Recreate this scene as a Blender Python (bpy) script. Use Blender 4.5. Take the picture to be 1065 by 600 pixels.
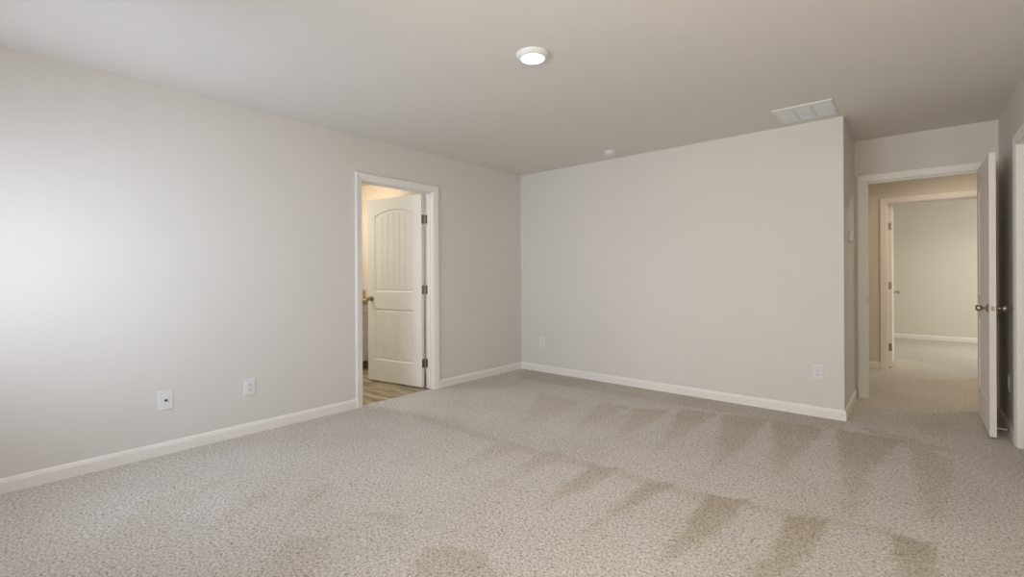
import bpy, bmesh, math, random
from mathutils import Vector, Matrix, noise
random.seed(7)
for _o in list(bpy.data.objects):
    bpy.data.objects.remove(_o, do_unlink=True)
sc = bpy.context.scene
COL = sc.collection

# ------------------------------------------------------------------ measures
H = 2.44                 # ceiling height
W1 = 3.353               # right end of the back wall
D = 0.952                # wall with the entry door
W2 = 4.310               # right wall
YR = -4.95               # rear wall, behind the camera
T = 0.115                # wall thickness
LA, LB = -2.250, -1.431  # clear opening in the left wall
EA, EB = 3.442, 4.226    # clear opening of the entry door
HY = 2.80                # far wall of the hall
RA, RB = 3.535, 4.420    # clear opening of the door across the hall
R2Y = 6.55               # far wall of the room across the hall
CB = 0.030               # far jamb of the closet in the right wall
CA = CB - 0.780
BX = -2.05               # bathroom far wall
BY0, BY1 = -3.40, -0.95  # bathroom ends
DH = 2.040               # clear door height

# ------------------------------------------------------------------ camera
cam_d = bpy.data.cameras.new('camera')
cam = bpy.data.objects.new('camera', cam_d)
COL.objects.link(cam)
cam_d.sensor_fit = 'HORIZONTAL'
cam_d.sensor_width = 36.0
cam_d.lens = 484.57 / 1065.0 * 36.0
cam_d.shift_y = -(300.0 - 286.78) / 1065.0
cam_d.clip_start = 0.02
yaw, roll = math.radians(40.624), math.radians(-0.2546)
cam.matrix_world = (Matrix.Translation((3.765, -4.563, 1.1733)) @ Matrix.Rotation(yaw, 4, 'Z')
                    @ Matrix.Rotation(math.radians(90), 4, 'X') @ Matrix.Rotation(roll, 4, 'Z'))
sc.camera = cam

# ------------------------------------------------------------------ colour management and light
sc.view_settings.view_transform = 'Standard'
sc.view_settings.look = 'None'
sc.view_settings.gamma = 1.0
sc.view_settings.exposure = -0.03
sc.view_settings.use_curve_mapping = False
sc.cycles.use_denoising = True
sc.cycles.max_bounces = 12
sc.cycles.diffuse_bounces = 8

world = bpy.data.worlds.new('sky')
sc.world = world
world.use_nodes = True
_bg = world.node_tree.nodes['Background']
_bg.inputs[0].default_value = (0.75, 0.86, 1.0, 1)
_bg.inputs[1].default_value = 0.3


def area(name, loc, target, sx, sy, watts, col, spread=180, shape='RECTANGLE'):
    d = bpy.data.lights.new(name, 'AREA')
    d.shape = shape
    d.size = sx
    d.size_y = sy
    d.energy = watts
    d.color = col
    d.spread = math.radians(spread)
    o = bpy.data.objects.new(name, d)
    COL.objects.link(o)
    o.location = loc
    o.rotation_euler = (Vector(target) - Vector(loc)).to_track_quat('-Z', 'Y').to_euler()
    return o


# daylight coming in through the windows of the rear wall, the room across the hall
WIN_X0, WIN_X1, WIN_Z0, WIN_Z1 = 0.40, 3.25, 0.72, 2.08
area('window_daylight_left', (0.72, YR - 0.02, 1.28), (0.72, 0, 1.28), 0.6, 1.02, 15.0, (0.81, 0.86, 1.00))
area('window_daylight_middle', (1.20, YR - 0.025, 1.28), (0.60, -2.0, 1.18), 1.0, 1.02, 12.0, (0.68, 0.82, 1.00), 110)
area('window_daylight_right', (2.65, YR - 0.02, 1.40), (4.25, 0, 1.40), 1.1, 1.3, 22, (0.93, 0.95, 1.00), 125)
area('far_room_daylight', (6.4, 4.9, 1.5), (3.8, 5.2, 0.9), 1.4, 1.3, 39, (1.0, 0.99, 0.90))
area('far_room_fill', (4.6, 5.0, 2.40), (4.6, 5.0, 0), 0.3, 0.3, 11, (1.0, 0.97, 0.84), 150)  # unseen overhead fill, added to brighten the floor of the far room
# warm lamps of the bathroom and the hall, out of sight, and an added fill light behind the camera
area('bathroom_vanity_lamp', (-1.15, -1.90, 2.25), (-2.05, -1.10, 1.75), 0.4, 0.15, 7.8, (1.00, 0.77, 0.53), 130)
area('bathroom_ceiling_lamp', (-1.2, -2.6, 2.40), (-1.2, -2.5, 0), 0.3, 0.3, 17, (0.98, 1.00, 0.90))
area('hall_lamp', (4.1, 1.90, 2.40), (4.1, 1.90, 0), 0.3, 0.3, 6.5, (1.00, 0.84, 0.64))
area('hall_lamp_far', (5.0, 1.90, 2.40), (5.0, 1.90, 0), 0.3, 0.3, 11, (1.00, 0.86, 0.62))
area('corner_fill', (4.05, -4.70, 1.65), (3.9, -3.2, 2.44), 0.3, 0.3, 28, (1.00, 0.86, 0.58))  # unseen warm fill aimed at the ceiling, added to even out the bedroom


# ------------------------------------------------------------------ materials
def s2l(c):
    return tuple((v / 255 / 12.92) if v / 255 <= 0.04045 else ((v / 255 + 0.055) / 1.055) ** 2.4 for v in c)


def new_mat(name):
    m = bpy.data.materials.new(name)
    m.use_nodes = True
    nt = m.node_tree
    return m, nt, nt.nodes['Principled BSDF']


def paint(name, rgb, rough=0.6, bump=0.0, scale=300.0, var=0.02, metal=0.0):
    m, nt, b = new_mat(name)
    c = s2l(rgb)
    b.inputs['Roughness'].default_value = rough
    b.inputs['Metallic'].default_value = metal
    tc = nt.nodes.new('ShaderNodeTexCoord')
    n = nt.nodes.new('ShaderNodeTexNoise')
    n.inputs['Scale'].default_value = 2.5
    n.inputs['Detail'].default_value = 4
    nt.links.new(tc.outputs['Object'], n.inputs['Vector'])
    r = nt.nodes.new('ShaderNodeValToRGB')
    r.color_ramp.elements[0].position = 0.3
    r.color_ramp.elements[1].position = 0.7
    r.color_ramp.elements[0].color = (*[v * (1 - var) for v in c], 1)
    r.color_ramp.elements[1].color = (*[min(1, v * (1 + var)) for v in c], 1)
    nt.links.new(n.outputs['Fac'], r.inputs['Fac'])
    nt.links.new(r.outputs['Color'], b.inputs['Base Color'])
    if bump:
        n2 = nt.nodes.new('ShaderNodeTexNoise')
        n2.inputs['Scale'].default_value = scale
        n2.inputs['Detail'].default_value = 2
        nt.links.new(tc.outputs['Object'], n2.inputs['Vector'])
        bp = nt.nodes.new('ShaderNodeBump')
        bp.inputs['Strength'].default_value = bump
        bp.inputs['Distance'].default_value = 0.002
        nt.links.new(n2.outputs['Fac'], bp.inputs['Height'])
        nt.links.new(bp.outputs['Normal'], b.inputs['Normal'])
    return m


M_WALL = paint('greige_wall_paint', (215, 212, 208), 0.75, 0.12, 260, 0.008)
M_CEIL = paint('ceiling_paint', (218, 215, 210), 0.85, 0.15, 180, 0.008)
M_BATHWALL = paint('bathroom_wall_paint', (217, 213, 207), 0.75, 0.1, 260, 0.008)
M_HALLWALL = paint('hall_wall_paint', (217, 211, 203), 0.75, 0.1, 260, 0.008)
M_TRIM = paint('white_trim_paint', (232, 229, 225), 0.4, 0.0, 120, 0.004)
M_DOOR = paint('white_door_paint', (230, 226, 220), 0.42, 0.0, 220, 0.004)
M_PLATE = paint('white_plastic', (222, 221, 223), 0.3, 0.0, 1, 0.01)
M_SLOT = paint('dark_socket', (40, 38, 40), 0.5)
M_NICKEL = paint('brushed_nickel', (176, 164, 148), 0.3, 0.05, 400, 0.06, 1.0)
M_HINGE = paint('satin_nickel_hinge', (150, 142, 130), 0.38, 0.05, 400, 0.06, 1.0)
M_CAB = paint('painted_cabinet', (214, 210, 200), 0.45, 0.03, 150, 0.015)
M_TOE = paint('dark_toe_kick', (120, 104, 84), 0.6)
M_VENT = paint('white_vent_metal', (218, 222, 222), 0.45, 0.0, 1, 0.01)
M_DARK = paint('duct_dark', (60, 58, 55), 0.8)
M_RUBBER = paint('white_rubber', (225, 222, 215), 0.6)
M_BLIND = paint('white_window_vinyl', (232, 232, 230), 0.4)


def emissive(name, col, strength):
    m, nt, b = new_mat(name)
    b.inputs['Base Color'].default_value = (0.9, 0.9, 0.88, 1)
    b.inputs['Emission Color'].default_value = (*col, 1)
    b.inputs['Emission Strength'].default_value = strength
    tc = nt.nodes.new('ShaderNodeTexCoord')
    n = nt.nodes.new('ShaderNodeTexNoise')
    n.inputs['Scale'].default_value = 60
    nt.links.new(tc.outputs['Object'], n.inputs['Vector'])
    bp = nt.nodes.new('ShaderNodeBump')
    bp.inputs['Strength'].default_value = 0.05
    nt.links.new(n.outputs['Fac'], bp.inputs['Height'])
    nt.links.new(bp.outputs['Normal'], b.inputs['Normal'])
    return m


M_LENS = emissive('lit_diffuser', (1.0, 0.97, 0.92), 5.0)


def ramp(nt, stops):
    r = nt.nodes.new('ShaderNodeValToRGB')
    e = r.color_ramp.elements
    while len(e) < len(stops):
        e.new(0.5)
    for el, (p, c) in zip(e, stops):
        el.position = p
        el.color = (*s2l(c), 1)
    return r


def carpet_mat():
    m, nt, b = new_mat('beige_cut_pile_carpet')
    L = nt.links.new
    tc = nt.nodes.new('ShaderNodeTexCoord')
    # tufts: light tips with small darker gaps between them
    nw = nt.nodes.new('ShaderNodeTexNoise')
    nw.inputs['Scale'].default_value = 40
    nw.inputs['Detail'].default_value = 2
    L(tc.outputs['Object'], nw.inputs['Vector'])
    mixv = nt.nodes.new('ShaderNodeVectorMath')
    mixv.operation = 'MULTIPLY_ADD'
    mixv.inputs[1].default_value = (0.03, 0.03, 0.0)
    L(nw.outputs['Color'], mixv.inputs[0])
    L(tc.outputs['Object'], mixv.inputs[2])
    n = nt.nodes.new('ShaderNodeTexNoise')
    n.inputs['Scale'].default_value = 122
    n.inputs['Detail'].default_value = 3
    n.inputs['Roughness'].default_value = 0.6
    L(mixv.outputs[0], n.inputs['Vector'])
    v = nt.nodes.new('ShaderNodeTexNoise')
    v.inputs['Scale'].default_value = 72
    v.inputs['Detail'].default_value = 1
    L(mixv.outputs[0], v.inputs['Vector'])
    sub = nt.nodes.new('ShaderNodeMath')
    sub.operation = 'MULTIPLY_ADD'
    sub.inputs[1].default_value = 0.45
    L(v.outputs['Fac'], sub.inputs[0])
    L(n.outputs['Fac'], sub.inputs[2])
    cr = ramp(nt, [(0.54, (145, 135, 127)), (0.64, (180, 173, 166)), (0.74, (203, 198, 192)), (0.90, (221, 216, 211))])
    L(sub.outputs[0], cr.inputs['Fac'])
    # pile laid the other way by the vacuum cleaner: shows more of the browner sides of the tufts
    at = nt.nodes.new('ShaderNodeAttribute')
    at.attribute_name = 'pile_lay'
    nb = nt.nodes.new('ShaderNodeTexNoise')
    nb.inputs['Scale'].default_value = 22
    nb.inputs['Detail'].default_value = 3
    L(tc.outputs['Object'], nb.inputs['Vector'])
    mr = nt.nodes.new('ShaderNodeMapRange')
    mr.inputs['From Min'].default_value = 0.3
    mr.inputs['From Max'].default_value = 0.7
    mr.inputs['To Min'].default_value = 0.8
    mr.inputs['To Max'].default_value = 1.2
    L(nb.outputs['Fac'], mr.inputs['Value'])
    mm = nt.nodes.new('ShaderNodeMath')
    mm.operation = 'MULTIPLY'
    mm.use_clamp = True
    L(at.outputs['Fac'], mm.inputs[0])
    L(mr.outputs[0], mm.inputs[1])
    mx = nt.nodes.new('ShaderNodeMix')
    mx.data_type = 'RGBA'
    mx.blend_type = 'MULTIPLY'
    mx.inputs[7].default_value = (0.75, 0.69, 0.59, 1)
    L(mm.outputs[0], mx.inputs[0])
    L(cr.outputs['Color'], mx.inputs[6])
    # broad faint unevenness
    nl = nt.nodes.new('ShaderNodeTexNoise')
    nl.inputs['Scale'].default_value = 2.2
    nl.inputs['Detail'].default_value = 4
    L(tc.outputs['Object'], nl.inputs['Vector'])
    r2 = nt.nodes.new('ShaderNodeValToRGB')
    r2.color_ramp.elements[0].position = 0.3
    r2.color_ramp.elements[1].position = 0.7
    r2.color_ramp.elements[0].color = (0.93, 0.92, 0.90, 1)
    r2.color_ramp.elements[1].color = (1, 1, 1, 1)
    L(nl.outputs['Fac'], r2.inputs['Fac'])
    mx2 = nt.nodes.new('ShaderNodeMix')
    mx2.data_type = 'RGBA'
    mx2.blend_type = 'MULTIPLY'
    mx2.inputs[0].default_value = 1.0
    L(mx.outputs[2], mx2.inputs[6])
    L(r2.outputs['Color'], mx2.inputs[7])
    L(mx2.outputs[2], b.inputs['Base Color'])
    b.inputs['Roughness'].default_value = 0.95
    b.inputs['Specular IOR Level'].default_value = 0.1
    bp = nt.nodes.new('ShaderNodeBump')
    bp.inputs['Strength'].default_value = 0.45
    bp.inputs['Distance'].default_value = 0.008
    L(sub.outputs[0], bp.inputs['Height'])
    L(bp.outputs['Normal'], b.inputs['Normal'])
    return m


M_CARPET = carpet_mat()


def plank_mat():
    m, nt, b = new_mat('stone_look_vinyl')
    L = nt.links.new
    tc = nt.nodes.new('ShaderNodeTexCoord')
    mp = nt.nodes.new('ShaderNodeMapping')
    mp.inputs['Scale'].default_value = (1.0, 4.5, 1.0)
    L(tc.outputs['Object'], mp.inputs['Vector'])
    n = nt.nodes.new('ShaderNodeTexNoise')
    n.inputs['Scale'].default_value = 3.2
    n.inputs['Detail'].default_value = 7
    n.inputs['Distortion'].default_value = 0.6
    L(mp.outputs['Vector'], n.inputs['Vector'])
    cr = ramp(nt, [(0.28, (120, 102, 78)), (0.45, (164, 147, 122)), (0.6, (190, 176, 152)), (0.75, (206, 196, 176))])
    L(n.outputs['Fac'], cr.inputs['Fac'])
    bk = nt.nodes.new('ShaderNodeTexBrick')
    bk.inputs['Scale'].default_value = 1.0
    bk.inputs['Mortar Size'].default_value = 0.006
    bk.inputs['Brick Width'].default_value = 0.9
    bk.inputs['Row Height'].default_value = 0.16
    bk.inputs['Color1'].default_value = (1, 1, 1, 1)
    bk.inputs['Color2'].default_value = (0.82, 0.8, 0.78, 1)
    bk.inputs['Mortar'].default_value = (0.5, 0.45, 0.4, 1)
    L(tc.outputs['Object'], bk.inputs['Vector'])
    mx = nt.nodes.new('ShaderNodeMix')
    mx.data_type = 'RGBA'
    mx.blend_type = 'MULTIPLY'
    mx.inputs[0].default_value = 1
    L(cr.outputs['Color'], mx.inputs[6])
    L(bk.outputs['Color'], mx.inputs[7])
    L(mx.outputs[2], b.inputs['Base Color'])
    b.inputs['Roughness'].default_value = 0.4
    return m


def granite_mat():
    m, nt, b = new_mat('speckled_granite')
    L = nt.links.new
    tc = nt.nodes.new('ShaderNodeTexCoord')
    n = nt.nodes.new('ShaderNodeTexNoise')
    n.inputs['Scale'].default_value = 70
    n.inputs['Detail'].default_value = 6
    L(tc.outputs['Object'], n.inputs['Vector'])
    cr = ramp(nt, [(0.3, (96, 76, 54)), (0.48, (176, 150, 112)), (0.6, (206, 182, 146)), (0.75, (140, 116, 88))])
    L(n.outputs['Fac'], cr.inputs['Fac'])
    L(cr.outputs['Color'], b.inputs['Base Color'])
    b.inputs['Roughness'].default_value = 0.25
    return m


M_VINYL = plank_mat()
M_GRANITE = granite_mat()


# ------------------------------------------------------------------ helpers
def obj(name, bm, m, parent=None, bevel=0.0, smooth=False):
    bmesh.ops.recalc_face_normals(bm, faces=bm.faces[:])
    me = bpy.data.meshes.new(name)
    bm.to_mesh(me)
    bm.free()
    me.materials.append(m)
    o = bpy.data.objects.new(name, me)
    COL.objects.link(o)
    if parent is not None:
        o.parent = parent
    if smooth:
        for p in me.polygons:
            p.use_smooth = True
    if bevel:
        md = o.modifiers.new('bevel', 'BEVEL')
        md.width = bevel
        md.segments = 2
        md.limit_method = 'ANGLE'
        md.angle_limit = math.radians(40)
    return o


def tag(o, label, cat, group=None, kind=None):
    o['label'] = label
    o['category'] = cat
    if group:
        o['group'] = group
    if kind:
        o['kind'] = kind
    return o


def empty(name, loc=(0, 0, 0), rz=0.0):
    o = bpy.data.objects.new(name, None)
    COL.objects.link(o)
    o.location = loc
    o.rotation_euler = (0, 0, rz)
    return o


def bx(bm, x0, x1, y0, y1, z0, z1):
    vs = [bm.verts.new((x, y, z)) for x in (x0, x1) for y in (y0, y1) for z in (z0, z1)]
    for f in ((0, 1, 3, 2), (4, 6, 7, 5), (0, 4, 5, 1), (2, 3, 7, 6), (0, 2, 6, 4), (1, 5, 7, 3)):
        bm.faces.new([vs[i] for i in f])


def box(x0, x1, y0, y1, z0, z1):
    bm = bmesh.new()
    bx(bm, x0, x1, y0, y1, z0, z1)
    return bm


def lathe(bm, prof, axis='Z', n=40, org=(0, 0, 0), sgn=1):
    """prof: (radius, height along axis)"""
    rings = []
    for r, h in prof:
        ring = []
        for k in range(n):
            a = 2 * math.pi * k / n
            c, s = r * math.cos(a), r * math.sin(a)
            h2 = h * sgn
            p = (c, s, h2) if axis == 'Z' else (c, h2, s) if axis == 'Y' else (h2, c, s)
            ring.append(bm.verts.new((org[0] + p[0], org[1] + p[1], org[2] + p[2])))
        rings.append(ring)
    for a, b in zip(rings, rings[1:]):
        for k in range(n):
            bm.faces.new((a[k], a[(k + 1) % n], b[(k + 1) % n], b[k]))
    for ring in (rings[0], rings[-1]):
        bm.faces.new(ring)


def sweep(prof, path_fn, n):
    """extrude a profile between stations; path_fn(i, (w, t)) -> point"""
    bm = bmesh.new()
    st = [[bm.verts.new(path_fn(i, q)) for q in prof] for i in range(n)]
    m = len(prof)
    for a, b in zip(st, st[1:]):
        for k in range(m):
            bm.faces.new((a[k], a[(k + 1) % m], b[(k + 1) % m], b[k]))
    bm.faces.new(st[0])
    bm.faces.new(st[-1])
    return bm


# ------------------------------------------------------------------ floor
def grid_floor(name, x0, x1, y0, y1, step, polys=()):
    nx, ny = max(1, round((x1 - x0) / step)), max(1, round((y1 - y0) / step))
    verts, faces = [], []
    for j in range(ny + 1):
        for i in range(nx + 1):
            verts.append((x0 + (x1 - x0) * i / nx, y0 + (y1 - y0) * j / ny, 0.0))
    for j in range(ny):
        for i in range(nx):
            a = j * (nx + 1) + i
            faces.append((a, a + 1, a + nx + 2, a + nx + 1))
    me = bpy.data.meshes.new(name)
    me.from_pydata(verts, [], faces)
    at = me.attributes.new('pile_lay', 'FLOAT', 'POINT')
    vals = [0.0] * len(verts)
    for poly, strength in polys:
        bx0, bx1 = min(p[0] for p in poly) - .1, max(p[0] for p in poly) + .1
        by0, by1 = min(p[1] for p in poly) - .1, max(p[1] for p in poly) + .1
        reach = max(math.hypot(p[0] - q[0], p[1] - q[1]) for p in poly for q in poly)
        for k, (x, y, z) in enumerate(verts):
            if not (bx0 < x < bx1 and by0 < y < by1):
                continue
            inside, dmin = False, 9.0
            for (ax, ay), (cx, cy) in zip(poly, poly[1:] + poly[:1]):
                if (ay > y) != (cy > y) and x < (cx - ax) * (y - ay) / (cy - ay) + ax:
                    inside = not inside
                ex, ey = cx - ax, cy - ay
                t = max(0, min(1, ((x - ax) * ex + (y - ay) * ey) / (ex * ex + ey * ey + 1e-12)))
                dmin = min(dmin, math.hypot(x - ax - t * ex, y - ay - t * ey))
            sd = dmin if inside else -dmin
            sd += 0.03 * noise.noise((x * 9, y * 9, 3.1)) + 0.014 * noise.noise((x * 31, y * 31, 7.7))
            # distance from the edge where the stroke began: strokes fade towards their tips
            (ax, ay), (cx, cy) = poly[0], poly[1]
            ex, ey = cx - ax, cy - ay
            t = max(0, min(1, ((x - ax) * ex + (y - ay) * ey) / (ex * ex + ey * ey + 1e-12)))
            far = math.hypot(x - ax - t * ex, y - ay - t * ey)
            soft = 0.02 + 0.05 * min(1, far / reach)
            f = max(0.0, min(1.0, (sd + soft / 2) / soft))
            f *= 1 - 0.5 * min(1, far / reach) if len(poly) < 8 else 1
            vals[k] = max(vals[k], f * strength)
    at.data.foreach_set('value', vals)
    me.materials.append(M_CARPET)
    o = bpy.data.objects.new(name, me)
    COL.objects.link(o)
    return o


# vacuum tracks on the carpet: outlines in metres on the floor
TRACKS = [
    ([(2.933, -1.993), (3.114, -1.924), (3.112, -2.222), (3.029, -2.663), (2.974, -2.676)], 0.90),
    ([(3.291, -1.979), (3.477, -1.869), (3.461, -2.116), (3.375, -2.515), (3.272, -2.676), (3.3, -2.346)], 0.85),
    ([(3.698, -1.856), (3.847, -1.81), (3.841, -2.166), (3.73, -2.259)], 0.95),
    ([(2.616, -2.062), (2.767, -1.967), (2.69, -2.412), (2.624, -2.721), (2.624, -2.377)], 0.75),
    ([(2.252, -2.051), (2.412, -1.992), (2.408, -2.331), (2.336, -2.685), (2.297, -2.44)], 0.70),
    ([(1.88, -2.05), (2.06, -2.009), (2.03, -2.385), (1.984, -2.703)], 0.45),
    ([(1.536, -2.124), (1.74, -2.051), (1.716, -2.421), (1.651, -2.703)], 0.35),
    ([(1.742, -3.261), (1.862, -3.159), (1.961, -3.249), (1.856, -3.293)], 0.40),
    ([(2.144, -3.277), (2.371, -3.132), (2.566, -3.244), (2.299, -3.47), (2.22, -3.372)], 0.55),
    ([(2.896, -0.329), (3.267, -0.328), (3.203, -1.072), (3.159, -1.523)], 0.75),
    ([(3.322, -0.282), (3.714, -0.278), (3.567, -1.112), (3.556, -1.779), (3.521, -1.809)], 0.75),
    ([(3.735, -0.334), (3.963, -0.517), (3.901, -1.149), (3.836, -1.74)], 0.50),
    ([(2.55, -0.411), (2.884, -0.339), (2.891, -1.158), (2.853, -1.676)], 0.65),
    ([(2.222, -0.497), (2.525, -0.431), (2.479, -1.099), (2.481, -1.634)], 0.60),
    ([(1.886, -0.738), (2.169, -0.58), (2.2, -1.099), (2.156, -1.504)], 0.50),
    ([(1.561, -0.763), (1.859, -0.721), (1.859, -1.322), (1.795, -1.557)], 0.45),
    ([(0.958, -0.849), (1.413, -0.842), (1.507, -1.35), (1.405, -1.732)], 0.35),
    ([(0.506, -2.075), (1.844, -2.057), (2.394, -2.007), (2.854, -2.001), (3.28, -1.915), (3.697, -1.805), (3.718, -1.869), (3.295, -1.999), (2.889, -2.1), (2.446, -2.105), (1.926, -2.164), (0.617, -2.16)], 0.30),
    ([(1.069, -3.576), (1.126, -3.484), (1.306, -3.756), (1.286, -3.85)], 0.30),
    ([(1.228, -3.292), (1.262, -3.184), (1.392, -3.375), (1.482, -3.608)], 0.30),
    ([(1.64, -3.633), (1.752, -3.488), (2.032, -3.697), (1.834, -3.864)], 0.35),
    ([(0.691, -3.964), (0.743, -3.62), (1.043, -3.922), (1.108, -4.18)], 0.20),
    ([(3.431, -0.073), (3.832, -0.204), (3.986, -0.33), (3.721, -0.463)], 0.45),
    ([(3.772, 0.273), (3.972, 0.44), (3.98, 0.021), (3.824, -0.03)], 0.30),
    ([(0.08, -0.024), (1.949, 0.021), (3.233, 0.019), (3.364, -0.004), (3.377, -0.293), (2.89, -0.367), (2.111, -0.39), (0.372, -0.49)], 0.40),
]
fl = grid_floor('floor', -0.03, W2 + T, YR - T, D + T, 0.016, TRACKS)
tag(fl, 'beige cut pile carpet with vacuum tracks covering the bedroom floor', 'carpet', kind='structure')
fl = grid_floor('floor_hall', 1.8, 6.6, D + T, R2Y + T, 0.2)
tag(fl, 'beige carpet running through the hall into the far room', 'carpet', kind='structure')
fl = obj('floor_bathroom', box(BX - T, -0.03, BY0 - T, BY1 + T, -0.05, -0.004), M_VINYL)
tag(fl, 'brown stone-look vinyl floor of the bathroom behind the left doorway', 'floor', kind='structure')

# ------------------------------------------------------------------ ceiling
cl = obj('ceiling', box(BX - T, 6.6, YR - T, R2Y + T, H, H + 0.05), M_CEIL)
tag(cl, 'plain pale ceiling over the whole bedroom', 'ceiling', kind='structure')


# ------------------------------------------------------------------ walls
def wall(name, label, m, *boxes):
    bm = bmesh.new()
    for b in boxes:
        bx(bm, *b)
    return tag(obj(name, bm, m), label, 'wall', kind='structure')


JT = 0.018
RO = DH + JT
wall('wall_left', 'long pale greige left wall with the bathroom doorway in it', M_WALL,
     (-T, 0, YR - T, LA - JT, 0, H), (-T, 0, LB + JT, T, 0, H), (-T, 0, LA - JT, LB + JT, RO, H))
wall('wall_back', 'plain pale greige back wall facing the room', M_WALL, (0, W1 - T, 0, T, 0, H), (W1 - T, W1, 0, D + T, 0, H))
wall('wall_entry', 'short greige wall around the open entry doorway', M_WALL,
     (W1, EA - JT, D, D + T, 0, H), (EB + JT, W2 + T, D, D + T, 0, H), (EA - JT, EB + JT, D, D + T, RO, H))
wall('wall_right', 'greige right wall behind the open entry door', M_WALL,
     (W2, W2 + T, CB + JT, D, 0, H), (W2, W2 + T, YR - T, CA - JT, 0, H), (W2, W2 + T, CA - JT, CB + JT, RO, H))
wall('wall_rear', 'greige wall with the window behind the camera', M_WALL,
     (0, WIN_X0, YR - T, YR, 0, H), (WIN_X1, W2, YR - T, YR, 0, H),
     (WIN_X0, WIN_X1, YR - T, YR, 0, WIN_Z0), (WIN_X0, WIN_X1, YR - T, YR, WIN_Z1, H))
wall('wall_hall', 'tan hall wall seen through the entry doorway', M_HALLWALL,
     (1.8, RA - JT, HY, HY + T, 0, H), (RB + JT, 6.6, HY, HY + T, 0, H), (RA - JT, RB + JT, HY, HY + T, RO, H))
wall('wall_hall_end', 'end walls closing off the hall', M_HALLWALL,
     (1.8 - T, 1.8, D, R2Y, 0, H), (6.6 - T, 6.6, D + T, HY, 0, H), (1.8, W1 - T, D, D + T, 0, H), (W2 + T, 6.6, D, D + T, 0, H))
wall('wall_far_room', 'pale wall of the room across the hall', M_HALLWALL,
     (1.8, 6.6, R2Y, R2Y + T, 0, H), (6.6, 6.6 + T, HY, R2Y, 0, H))
wall('wall_bathroom', 'warm lit bathroom walls behind the left doorway', M_BATHWALL,
     (BX - T, BX, BY0 - T, BY1 + T, 0, H), (BX, -T, BY1, BY1 + T, 0, H), (BX, -T, BY0 - T, BY0, 0, H))
wall('wall_closet', 'closet walls behind the right wall', M_WALL,
     (W2 + 0.8, W2 + 0.9, CA - 0.3, CB + 0.3, 0, H), (W2 + T, W2 + 0.8, CA - 0.4, CA - 0.3, 0, H), (W2 + T, W2 + 0.8, CB + 0.3, CB + 0.4, 0, H))


# window in the rear wall
wn = empty('window_1', ((WIN_X0 + WIN_X1) / 2, YR, WIN_Z0))
tag(wn, 'white twin window in the wall behind the camera', 'window', kind='structure')
hw = (WIN_X1 - WIN_X0) / 2
hh = WIN_Z1 - WIN_Z0
bm = bmesh.new()
for a in ((-hw, -hw + .03), (hw - .03, hw), (-.03, .03)):
    bx(bm, a[0], a[1], -.09, -.04, 0, hh)
for a in ((0, .03), (hh - .03, hh), (hh / 2 - .015, hh / 2 + .015)):
    bx(bm, -hw, hw, -.085, -.045, a[0], a[1])
obj('window_frame', bm, M_BLIND, wn)
obj('window_sill', box(-hw - .04, hw + .04, -.02, .05, -.02, 0), M_TRIM, wn, .004)

# ------------------------------------------------------------------ baseboards
BB_H, BB_T = 0.083, 0.014
BB_PROF = [(0, 0), (BB_T, 0), (BB_T, BB_H - .022), (BB_T - .003, BB_H - .016), (BB_T - .004, BB_H - .010), (.006, BB_H - .002), (.003, BB_H), (0, BB_H)]


def baseboard(name, a, b, nrm, label, m=None, mitre0=0.0, mitre1=0.0):
    a, b, nrm = Vector(a), Vector(b), Vector(nrm)
    u = (b - a).normalized()

    def fn(i, q):
        t, z = q
        p = (a - u * t * mitre0) if i == 0 else (b + u * t * mitre1)
        p = p + nrm * t
        return (p.x, p.y, z)
    o = obj(name, sweep(BB_PROF, fn, 2), m or M_TRIM)
    return tag(o, label, 'baseboard', kind='structure')


CW, RV = 0.063, 0.005   # casing width, reveal
CO = CW + RV
baseboard('baseboard_left', (0, YR, 0), (0, LA - CO, 0), (1, 0, 0), 'white baseboard along the left wall before the bathroom doorway')
baseboard('baseboard_corner', (0, LB + CO, 0), (0, 0, 0), (1, 0, 0), 'short white baseboard between the bathroom doorway and the room corner', mitre1=-1)
baseboard('baseboard_back', (0, 0, 0), (W1, 0, 0), (0, -1, 0), 'white baseboard along the whole back wall', mitre0=-1, mitre1=1)
baseboard('baseboard_side', (W1, 0, 0), (W1, D - .018, 0), (1, 0, 0), 'white baseboard on the return wall beside the entry door', mitre0=1)
baseboard('baseboard_right', (W2, CB + CO, 0), (W2, D, 0), (-1, 0, 0), 'white baseboard on the right wall behind the open entry door')
baseboard('baseboard_right_near', (W2, YR, 0), (W2, CA - CO, 0), (-1, 0, 0), 'white baseboard on the near part of the right wall')
baseboard('baseboard_hall', (1.8, HY, 0), (RA - CO, HY, 0), (0, -1, 0), 'white baseboard on the hall wall left of the far doorway')
baseboard('baseboard_far', (1.8, R2Y, 0), (6.6, R2Y, 0), (0, -1, 0), 'white baseboard on the end wall of the far room')

# ------------------------------------------------------------------ door frames
CAS_PROF = [(0, 0), (0, .007), (.004, .010), (.012, .0105), (.016, .0125), (.030, .0145), (.046, .0175), (.058, .018), (.062, .016), (CW, .012), (CW, 0)]
HINGE_Z = (0.26, 1.03, 1.77)


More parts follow.
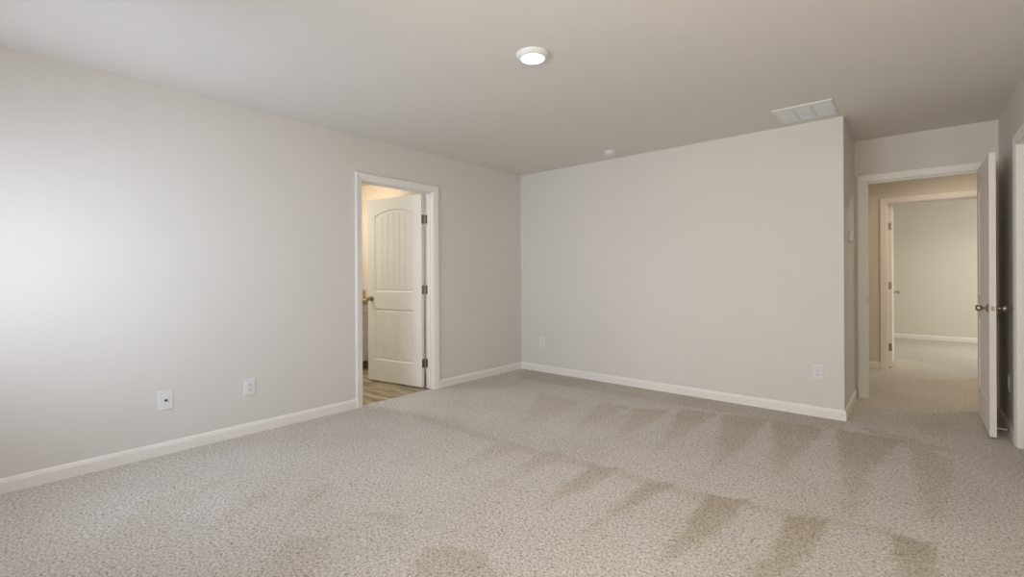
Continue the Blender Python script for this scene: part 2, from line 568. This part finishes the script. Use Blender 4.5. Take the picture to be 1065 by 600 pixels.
def door_frame(name, label, org, u, nrm, width, hinge_side, hinge_far, both=True, wall_t=T):
    """org: floor point at one jamb on the near wall face; u along the opening; nrm towards the near room"""
    org, u, nrm = Vector(org), Vector(u).normalized(), Vector(nrm).normalized()
    fr = empty(name, org)
    tag(fr, label, 'door frame', kind='structure')

    def P(s, t, z):
        p = u * s + nrm * t
        return (p.x, p.y, z)

    def pbox(s0, s1, t0, t1, z0, z1):
        bm = bmesh.new()
        vs = [bm.verts.new(P(s, t, z)) for s in (s0, s1) for t in (t0, t1) for z in (z0, z1)]
        for f in ((0, 1, 3, 2), (4, 6, 7, 5), (0, 4, 5, 1), (2, 3, 7, 6), (0, 2, 6, 4), (1, 5, 7, 3)):
            bm.faces.new([vs[i] for i in f])
        return bm
    top = DH + RV
    for sgn, off in ([(1, 0)] + ([(-1, -wall_t)] if both else [])):
        def leg(i, q, s0=-RV, d=-1):
            w, t = q
            return P(s0 + d * w, off + sgn * t, 0 if i == 0 else top + w)
        obj('side_casing', sweep(CAS_PROF, leg, 2), M_TRIM, fr)
        obj('side_casing', sweep(CAS_PROF, lambda i, q: leg(i, q, width + RV, 1), 2), M_TRIM, fr)

        def head(i, q):
            w, t = q
            return P((-RV - w) if i == 0 else (width + RV + w), off + sgn * t, top + w)
        obj('head_casing', sweep(CAS_PROF, head, 2), M_TRIM, fr)
    obj('jamb', pbox(-JT, 0, -wall_t, 0, 0, DH), M_TRIM, fr)
    obj('jamb', pbox(width, width + JT, -wall_t, 0, 0, DH), M_TRIM, fr)
    obj('head_jamb', pbox(-JT, width + JT, -wall_t, 0, DH, DH + JT), M_TRIM, fr)
    # stop strip: the slab closes against it
    s0 = (-wall_t + .037, -wall_t + .072) if hinge_far else (-.072, -.037)
    bm = pbox(0, .010, s0[0], s0[1], 0, DH)
    b2 = pbox(width - .010, width, s0[0], s0[1], 0, DH)
    b3 = pbox(0.010, width - .010, s0[0], s0[1], DH - .010, DH)
    for b in (b2, b3):
        me = bpy.data.meshes.new('t')
        b.to_mesh(me)
        b.free()
        bm.from_mesh(me)
        bpy.data.meshes.remove(me)
    obj('stop_strip', bm, M_TRIM, fr)
    hs = 0 if hinge_side == 0 else width
    inn = 1 if hinge_side == 0 else -1
    if hinge_side is not None:
        for z in HINGE_Z:
            a, b = sorted((hs, hs + inn * .002))
            t0, t1 = (-wall_t - .002, -wall_t + .034) if hinge_far else (-.034, .002)
            obj('hinge_leaf', pbox(a, b, t0, t1, z - .045, z + .045), M_HINGE, fr)
    # strike plate on the other jamb
    if hinge_side is not None:
        ss = width if hinge_side == 0 else 0
        a, b = sorted((ss, ss - inn * (-1) * .0015 if hinge_side == 0 else ss + .0015))
        if hinge_side == 0:
            a, b = width - .0015, width
        t0, t1 = (-wall_t + .004, -wall_t + .034) if hinge_far else (-.034, -.004)
        obj('strike_plate', pbox(a, b, t0, t1, .90, .96), M_NICKEL, fr)
    return fr


door_frame('trim_1', 'white casing around the bathroom doorway in the left wall', (0, LA, 0), (0, 1, 0), (1, 0, 0), LB - LA, 1, True)
door_frame('trim_2', 'white casing around the entry doorway at right', (EA, D, 0), (1, 0, 0), (0, -1, 0), EB - EA, 1, False)
door_frame('trim_3', 'white casing of the doorway across the hall', (RA, HY, 0), (1, 0, 0), (0, -1, 0), RB - RA, 0, True)
door_frame('trim_4', 'white closet casing at the right edge of the picture', (W2, CA, 0), (0, 1, 0), (-1, 0, 0), CB - CA, None, True, both=False)


# ------------------------------------------------------------------ doors
def inset(poly, d):
    """inset a counter-clockwise convex-ish polygon by d"""
    out = []
    n = len(poly)
    for i in range(n):
        p0, p1, p2 = Vector(poly[i - 1]), Vector(poly[i]), Vector(poly[(i + 1) % n])
        e1, e2 = (p1 - p0).normalized(), (p2 - p1).normalized()
        n1, n2 = Vector((-e1.y, e1.x)), Vector((-e2.y, e2.x))
        k = d / max(0.3, 1 + n1.dot(n2))
        out.append(tuple(p1 + (n1 + n2) * k))
    return out


def slab_mesh(w, h, z0):
    """moulded two-panel door: arched plank panel above, square plank panel below, both faces"""
    bm = bmesh.new()
    ht = 0.0175
    st = 0.112
    x0, x1 = st, w - st
    low = [(x0, .245), (x1, .245), (x1, .815), (x0, .815)]
    arch = []
    zs, zp = 1.845, 1.905
    N = 20
    for k in range(N + 1):
        t = k / N
        x = x1 + (x0 - x1) * t
        arch.append((x, zs + (zp - zs) * math.sin(math.pi * t) ** 0.85 if 0 < k < N else zs))
    up = [(x0, 1.000), (x1, 1.000)] + arch
    for side in (-1, 1):
        def V(p, d):
            return bm.verts.new((p[0], side * (ht - d), p[1]))
        loops = []
        outer = [V(p, 0) for p in ((0, z0), (w, z0), (w, h), (0, h))]
        edges = [bm.edges.new((outer[i], outer[(i + 1) % 4])) for i in range(4)]
        for poly in (low, up):
            rings = []
            for d, dep in ((0, 0), (.005, .0060), (.012, .0098), (.020, .0100), (.032, .0055)):
                rings.append([V(p, dep) for p in (inset(poly, d) if d else poly)])
            for a, b in zip(rings, rings[1:]):
                for i in range(len(a)):
                    j = (i + 1) % len(a)
                    bm.faces.new((a[i], a[j], b[j], b[i]))
            r0 = rings[0]
            for i in range(len(r0)):
                e = bm.edges.get((r0[i], r0[(i + 1) % len(r0)])) or bm.edges.new((r0[i], r0[(i + 1) % len(r0)]))
                edges.append(e)
            # plank field with V grooves
            inner = inset(poly, .032)
            fx0, fx1 = min(p[0] for p in inner), max(p[0] for p in inner)
            fz0 = min(p[1] for p in inner)
            ups = sorted([p for p in inner if p[1] > fz0 + .01])

            def ztop(x):
                for (ax, az), (cx, cz) in zip(ups, ups[1:]):
                    if ax - 1e-6 <= x <= cx + 1e-6:
                        return az + (cz - az) * ((x - ax) / (cx - ax) if cx > ax else 0)
                return ups[-1][1]
            G = 6
            xs = [(fx0, .0055)]
            for g in range(1, G):
                gx = fx0 + (fx1 - fx0) * g / G
                xs += [(gx - .006, .0055), (gx, .0105), (gx + .006, .0055)]
                mid = gx + (fx1 - fx0) / G / 2
                xs.append((mid, .0055))
            xs.append((fx1, .0055))
            cols = [(V((x, fz0), d), V((x, ztop(x)), d)) for x, d in xs]
            for (a, b), (c, e) in zip(cols, cols[1:]):
                bm.faces.new((a, c, e, b))
        bmesh.ops.triangle_fill(bm, edges=edges, use_beauty=True, use_dissolve=False)
    # edges and core
    c = [(0, z0), (w, z0), (w, h), (0, h)]
    for i in range(4):
        a, b = c[i], c[(i + 1) % 4]
        bm.faces.new([bm.verts.new((p[0], y, p[1])) for p, y in ((a, -ht), (b, -ht), (b, ht), (a, ht))])
    bmesh.ops.remove_doubles(bm, verts=bm.verts[:], dist=1e-5)
    bx(bm, .02, w - .02, -.0065, .0065, z0 + .02, h - .02)
    return bm


KNOB = [(.0, .0), (.030, .0), (.030, .003), (.026, .007), (.013, .010), (.0105, .014), (.0105, .026), (.014, .030),
        (.020, .035), (.0235, .042), (.0245, .050), (.0225, .058), (.016, .064), (.008, .0665), (.002, .067)]


def knob_parts(side):
    ros, kn = bmesh.new(), bmesh.new()
    lathe(ros, [(.001, 0), (.031, 0), (.031, .003), (.027, .007), (.013, .0095), (.001, .0095)], 'Y', 36, (0, 0, 0), side)
    lathe(kn, [(.001, .008), (.0105, .008), (.0100, .014), (.0100, .026), (.014, .030), (.020, .035), (.0240, .042), (.0250, .050), (.0230, .058),
               (.016, .0645), (.008, .0675), (.001, .068)], 'Y', 36, (0, 0, 0), side)
    return ros, kn


def door(name, label, pin, d0, n0, angle, w, hinges=True, backset=.062):
    d0, n0 = Vector((*d0, 0)), Vector((*n0, 0))
    R = Matrix.Rotation(angle, 3, 'Z')
    c = Vector((*pin, 0)) + R @ (n0 * .0255 + d0 * .003)
    X = R @ d0
    yax = Vector((-d0.y, d0.x, 0))
    s = 1 if n0.dot(yax) > 0 else -1
    root = empty(name, c, math.atan2(X.y, X.x))
    tag(root, label, 'door', kind='structure')
    obj('slab', slab_mesh(w, 2.032, 0.014), M_DOOR, root)
    for side in (-1, 1):
        ros, kn = knob_parts(side)
        k = obj('door_knob', kn, M_NICKEL, root, smooth=True)
        k.location = (w - backset, side * .0175, .925)
        obj('rosette', ros, M_NICKEL, k, smooth=True)
    obj('latch_plate', box(w - .0005, w + .0012, -.0100, .0100, .925 - .016, .925 + .016), M_HINGE, root)
    if hinges:
        for z in HINGE_Z:
            bm = bmesh.new()
            y0, y1 = sorted((-s * .019, s * .014))
            bx(bm, -.0015, .0005, y0, y1, z - .045, z + .045)
            lathe(bm, [(.001, z - .05), (.004, z - .05), (.0062, z - .046), (.0062, z + .046), (.004, z + .05), (.001, z + .05)], 'Z', 16,
                  (-.003, -s * .0255, 0))
            obj('hinge', bm, M_HINGE, root)
    return root


door('door_1', 'white arched two-panel door half open into the warm lit bathroom', (-T - .008, LB - .014), (0, -1), (1, 0), -math.radians(80.3), LB - LA - .020)
door('door_2', 'white entry door standing open edge-on in front of the right wall', (EB, D - .008), (-1, 0), (0, 1), math.radians(90.0), EB - EA - .006)
door('door_3', 'white door seen edge-on, open into the room across the hall', (RA, HY + T + .008), (1, 0), (0, -1), math.radians(90), RB - RA - .006)
t = door('door_4', 'white closet door closed inside the right wall opening', (W2 + T + .008, CB), (0, -1), (-1, 0), 0, CB - CA - .006, hinges=False)


# ------------------------------------------------------------------ ceiling light, smoke detector, return air grille
cx, cy = 2.120, -2.455
t = empty('ceiling_light', (cx, cy, H))
tag(t, 'lit white round disk light on the ceiling', 'ceiling light')
bm = bmesh.new()
lathe(bm, [(.066, -.024), (.068, -.0265), (.072, -.027), (.080, -.022), (.090, -.012), (.095, -.004), (.096, 0.0), (.066, 0.0)], 'Z', 64)
# open ring: drop the two cap faces
bmesh.ops.delete(bm, geom=[f for f in bm.faces if len(f.verts) > 4], context='FACES')
obj('trim_ring', bm, M_PLATE, t, smooth=True)
bm = bmesh.new()
lathe(bm, [(.0665, -.006), (.0665, -.0225), (.060, -.0255), (.040, -.0275), (.020, -.0285), (.001, -.0288)], 'Z', 64)
obj('lens', bm, M_LENS, t, smooth=True)
d = bpy.data.lights.new('disk_light_glow', 'AREA')
d.shape = 'DISK'
d.size = .125
d.energy = 6.0
d.color = (1.0, 0.96, 0.97)
lo = bpy.data.objects.new('disk_light_glow', d)
COL.objects.link(lo)
lo.parent = t
lo.location = (0, 0, -.032)

t = empty('smoke_detector', (1.425, -.285, H))
tag(t, 'small white round smoke detector on the ceiling near the back wall', 'smoke detector')
bm = bmesh.new()
lathe(bm, [(.001, 0), (.066, 0), (.066, -.010), (.063, -.014), (.001, -.014)], 'Z', 48)
obj('base', bm, M_PLATE, t, smooth=False)
bm = bmesh.new()
lathe(bm, [(.001, -.014), (.052, -.014), (.052, -.017), (.060, -.018), (.060, -.024), (.054, -.031), (.040, -.035), (.001, -.036)], 'Z', 48)
c = obj('cover', bm, M_PLATE, t)
bm = bmesh.new()
lathe(bm, [(.001, -.035), (.010, -.035), (.010, -.0375), (.001, -.038)], 'Z', 24)
obj('test_button', bm, M_PLATE, c)

vx0, vx1, vy0, vy1 = 2.938, 3.335, -.515, -.118
t = empty('air_vent', ((vx0 + vx1) / 2, (vy0 + vy1) / 2, H))
tag(t, 'white square three-section return air grille on the ceiling', 'vent')
a = (vx1 - vx0) / 2
b = (vy1 - vy0) / 2
FR = .026
PR = [(0, 0), (0, -.003), (.006, -.009), (.022, -.010), (FR, -.008), (FR, 0)]
bm = bmesh.new()
corners = [(-1, -1), (1, -1), (1, 1), (-1, 1)]
st = []
for sx, sy in corners:
    st.append([bm.verts.new((sx * (a - w), sy * (b - w), z)) for w, z in PR])
for i in range(4):
    p, q = st[i], st[(i + 1) % 4]
    for k in range(len(PR)):
        j = (k + 1) % len(PR)
        bm.faces.new((p[k], q[k], q[j], p[j]))
obj('frame', bm, M_VENT, t)
obj('duct_backing', box(-a + .02, a - .02, -b + .02, b - .02, -.0012, -.0002), M_DARK, t)
ia, ib = a - FR, b - FR
for s in (-1, 1):
    obj('divider', box(s * ia / 3 - .007, s * ia / 3 + .007, -ib, ib, -.0105, -.0015), M_VENT, t)
for k in range(3):
    xa = -ia + k * 2 * ia / 3 + (.007 if k else 0)
    xb = -ia + (k + 1) * 2 * ia / 3 - (.007 if k < 2 else 0)
    bm = bmesh.new()
    nl = 26
    for i in range(nl):
        y = -ib + 2 * ib * (i + .5) / nl
        hw_ = ib / nl
        vs = [bm.verts.new(p) for p in ((xa, y - hw_ * 1.0, -.0035), (xb, y - hw_ * 1.0, -.0035), (xb, y + hw_ * .95, -.0088), (xa, y + hw_ * .95, -.0088),
                                        (xa, y - hw_ * 1.0, -.0027), (xb, y - hw_ * 1.0, -.0027), (xb, y + hw_ * .95, -.0080), (xa, y + hw_ * .95, -.0080))]
        for f in ((0, 1, 2, 3), (4, 5, 6, 7), (0, 1, 5, 4), (2, 3, 7, 6), (0, 3, 7, 4), (1, 2, 6, 5)):
            bm.faces.new([vs[q] for q in f])
    obj('louver_panel', bm, M_VENT, t)


# ------------------------------------------------------------------ wall plates
def plate_mesh(w, h, th=.0055):
    bm = bmesh.new()
    rings = []
    for dw, y in ((0, 0), (0, .002), (.004, th)):
        rings.append([bm.verts.new((sx * (w / 2 - dw), y, sz * (h / 2 - dw))) for sx, sz in corners])
    for p, q in zip(rings, rings[1:]):
        for i in range(4):
            bm.faces.new((p[i], p[(i + 1) % 4], q[(i + 1) % 4], q[i]))
    bm.faces.new(rings[-1])
    bm.faces.new(rings[0])
    return bm


def screw(parent, z):
    bm = bmesh.new()
    lathe(bm, [(.0005, .0050), (.0032, .0050), (.0032, .0064), (.0005, .0066)], 'Y', 14, (0, 0, z))
    obj('screw', bm, M_PLATE, parent)


def outlet(loc, rz, label, w=.078, h=.124):
    t = empty('wall_outlet', loc, rz)
    tag(t, label, 'outlet')
    obj('cover_plate', plate_mesh(w, h), M_PLATE, t)
    r = obj('receptacle', box(-.0165, .0165, .005, .0075, -.0335, .0335), M_PLATE, t, .0012)
    for zc in (-.0175, .0175):
        bm = bmesh.new()
        bx(bm, -.0078, -.0053, .0072, .0079, zc - .001, zc + .0075)
        bx(bm, .0053, .0078, .0072, .0079, zc - .001, zc + .0065)
        bx(bm, -.0028, .0028, .0072, .0079, zc - .0105, zc - .0055)
        obj('socket_slots', bm, M_SLOT, r)
    screw(t, .047)
    screw(t, -.047)
    return t


# local +Y points out of the wall
t = empty('coax_plate', (0, -3.715, .358), math.radians(-90))
tag(t, 'white wall plate with one dark round jack, nearest on the left wall', 'wall plate')
obj('cover_plate', plate_mesh(.086, .130), M_PLATE, t)
r = obj('insert', box(-.0165, .0165, .005, .0075, -.0335, .0335), M_PLATE, t, .0012)
bm = bmesh.new()
lathe(bm, [(.0005, .007), (.0078, .007), (.0078, .0105), (.0055, .0108), (.0052, .016), (.0005, .016)], 'Y', 20)
obj('jack', bm, M_SLOT, r)
screw(t, .049)
screw(t, -.049)
outlet((0, -3.197, .349), math.radians(-90), 'white double outlet on the left wall near the bathroom doorway')
outlet((3.174, 0, .364), math.radians(180), 'white double outlet low on the back wall near its right end')
outlet((.335, 0, .358), math.radians(180), 'faint white outlet low on the back wall near the left corner')
outlet((W2, .455, .365), math.radians(90), 'white outlet in shadow on the right wall behind the entry door')

# thermostat and light switch on the return wall
t = empty('thermostat', (W1, .43, 1.505), math.radians(-90))
tag(t, 'small white thermostat high on the return wall beside the entry doorway', 'thermostat')
obj('base', box(-.062, .062, 0, .008, -.045, .045), M_PLATE, t, .003)
b_ = obj('body', box(-.058, .058, .008, .028, -.041, .041), M_PLATE, t, .005)
obj('display', box(-.030, .030, .0275, .0285, -.006, .026), paint('grey_display', (150, 156, 148), .2), b_)
t = empty('light_switch', (W1, .50, 1.175), math.radians(-90))
tag(t, 'white toggle light switch on the return wall below the thermostat', 'light switch')
obj('cover_plate', plate_mesh(.074, .120), M_PLATE, t)
bm = box(-.004, .004, .005, .020, -.001, .010)
obj('toggle', bm, M_PLATE, t, .0015)
screw(t, .030)
screw(t, -.030)

# door stop on the right baseboard
t = empty('door_stop', (W2 - BB_T, .315, .046))
tag(t, 'thin white spring door stop on the baseboard behind the entry door', 'door stop')
bm = bmesh.new()
lathe(bm, [(.001, 0), (.011, 0), (.011, -.004), (.006, -.010), (.001, -.010)], 'X', 20)
obj('mounting_base', bm, M_NICKEL, t)
bm = bmesh.new()
prof = [(.001, -.008)]
for k in range(22):
    prof += [(.0042, -.010 - k * .0022), (.0052, -.011 - k * .0022)]
prof.append((.001, -.060))
lathe(bm, prof, 'X', 16)
obj('spring', bm, M_RUBBER, t)
bm = bmesh.new()
lathe(bm, [(.001, -.057), (.0075, -.058), (.0080, -.068), (.006, -.073), (.001, -.073)], 'X', 20)
obj('rubber_tip', bm, M_RUBBER, t)

# ------------------------------------------------------------------ bathroom vanity
VX = -1.50
vy0_, vy1_ = -2.55, BY1
t = empty('vanity_cabinet', (VX, (vy0_ + vy1_) / 2, 0))
tag(t, 'pale painted vanity cabinet behind the open bathroom door', 'cabinet')
hl = (vy1_ - vy0_) / 2
obj('carcass', box(BX - VX + .002, 0, -hl, hl - .002, .10, .838), M_CAB, t)
obj('toe_kick', box(BX - VX + .002, -.07, -hl, hl - .002, -.004, .10), M_TOE, t)
nu = 3
for k in range(nu):
    ya = -hl + .02 + k * (2 * hl - .04) / nu + .008
    yb = -hl + .02 + (k + 1) * (2 * hl - .04) / nu - .008
    obj('drawer_front', box(0, .018, ya, yb, .715, .825), M_CAB, t, .003)
    bm = bmesh.new()
    bx(bm, 0, .010, ya + .05, yb - .05, .18, .65)
    for c4 in ((ya, ya + .055, .13, .70), (yb - .055, yb, .13, .70), (ya + .055, yb - .055, .13, .185), (ya + .055, yb - .055, .645, .70)):
        bx(bm, 0, .019, *c4)
    obj('door', bm, M_CAB, t)
t = empty('vanity_countertop', (VX, (vy0_ + vy1_) / 2, .838))
tag(t, 'brown speckled stone countertop on the bathroom vanity', 'countertop')
obj('slab', box(BX - VX + .002, .028, -hl - .01, hl - .002, .0, .038), M_GRANITE, t, .004)
obj('backsplash', box(BX - VX + .002, BX - VX + .022, -hl - .01, hl - .002, .038, .145), M_GRANITE, t, .003)
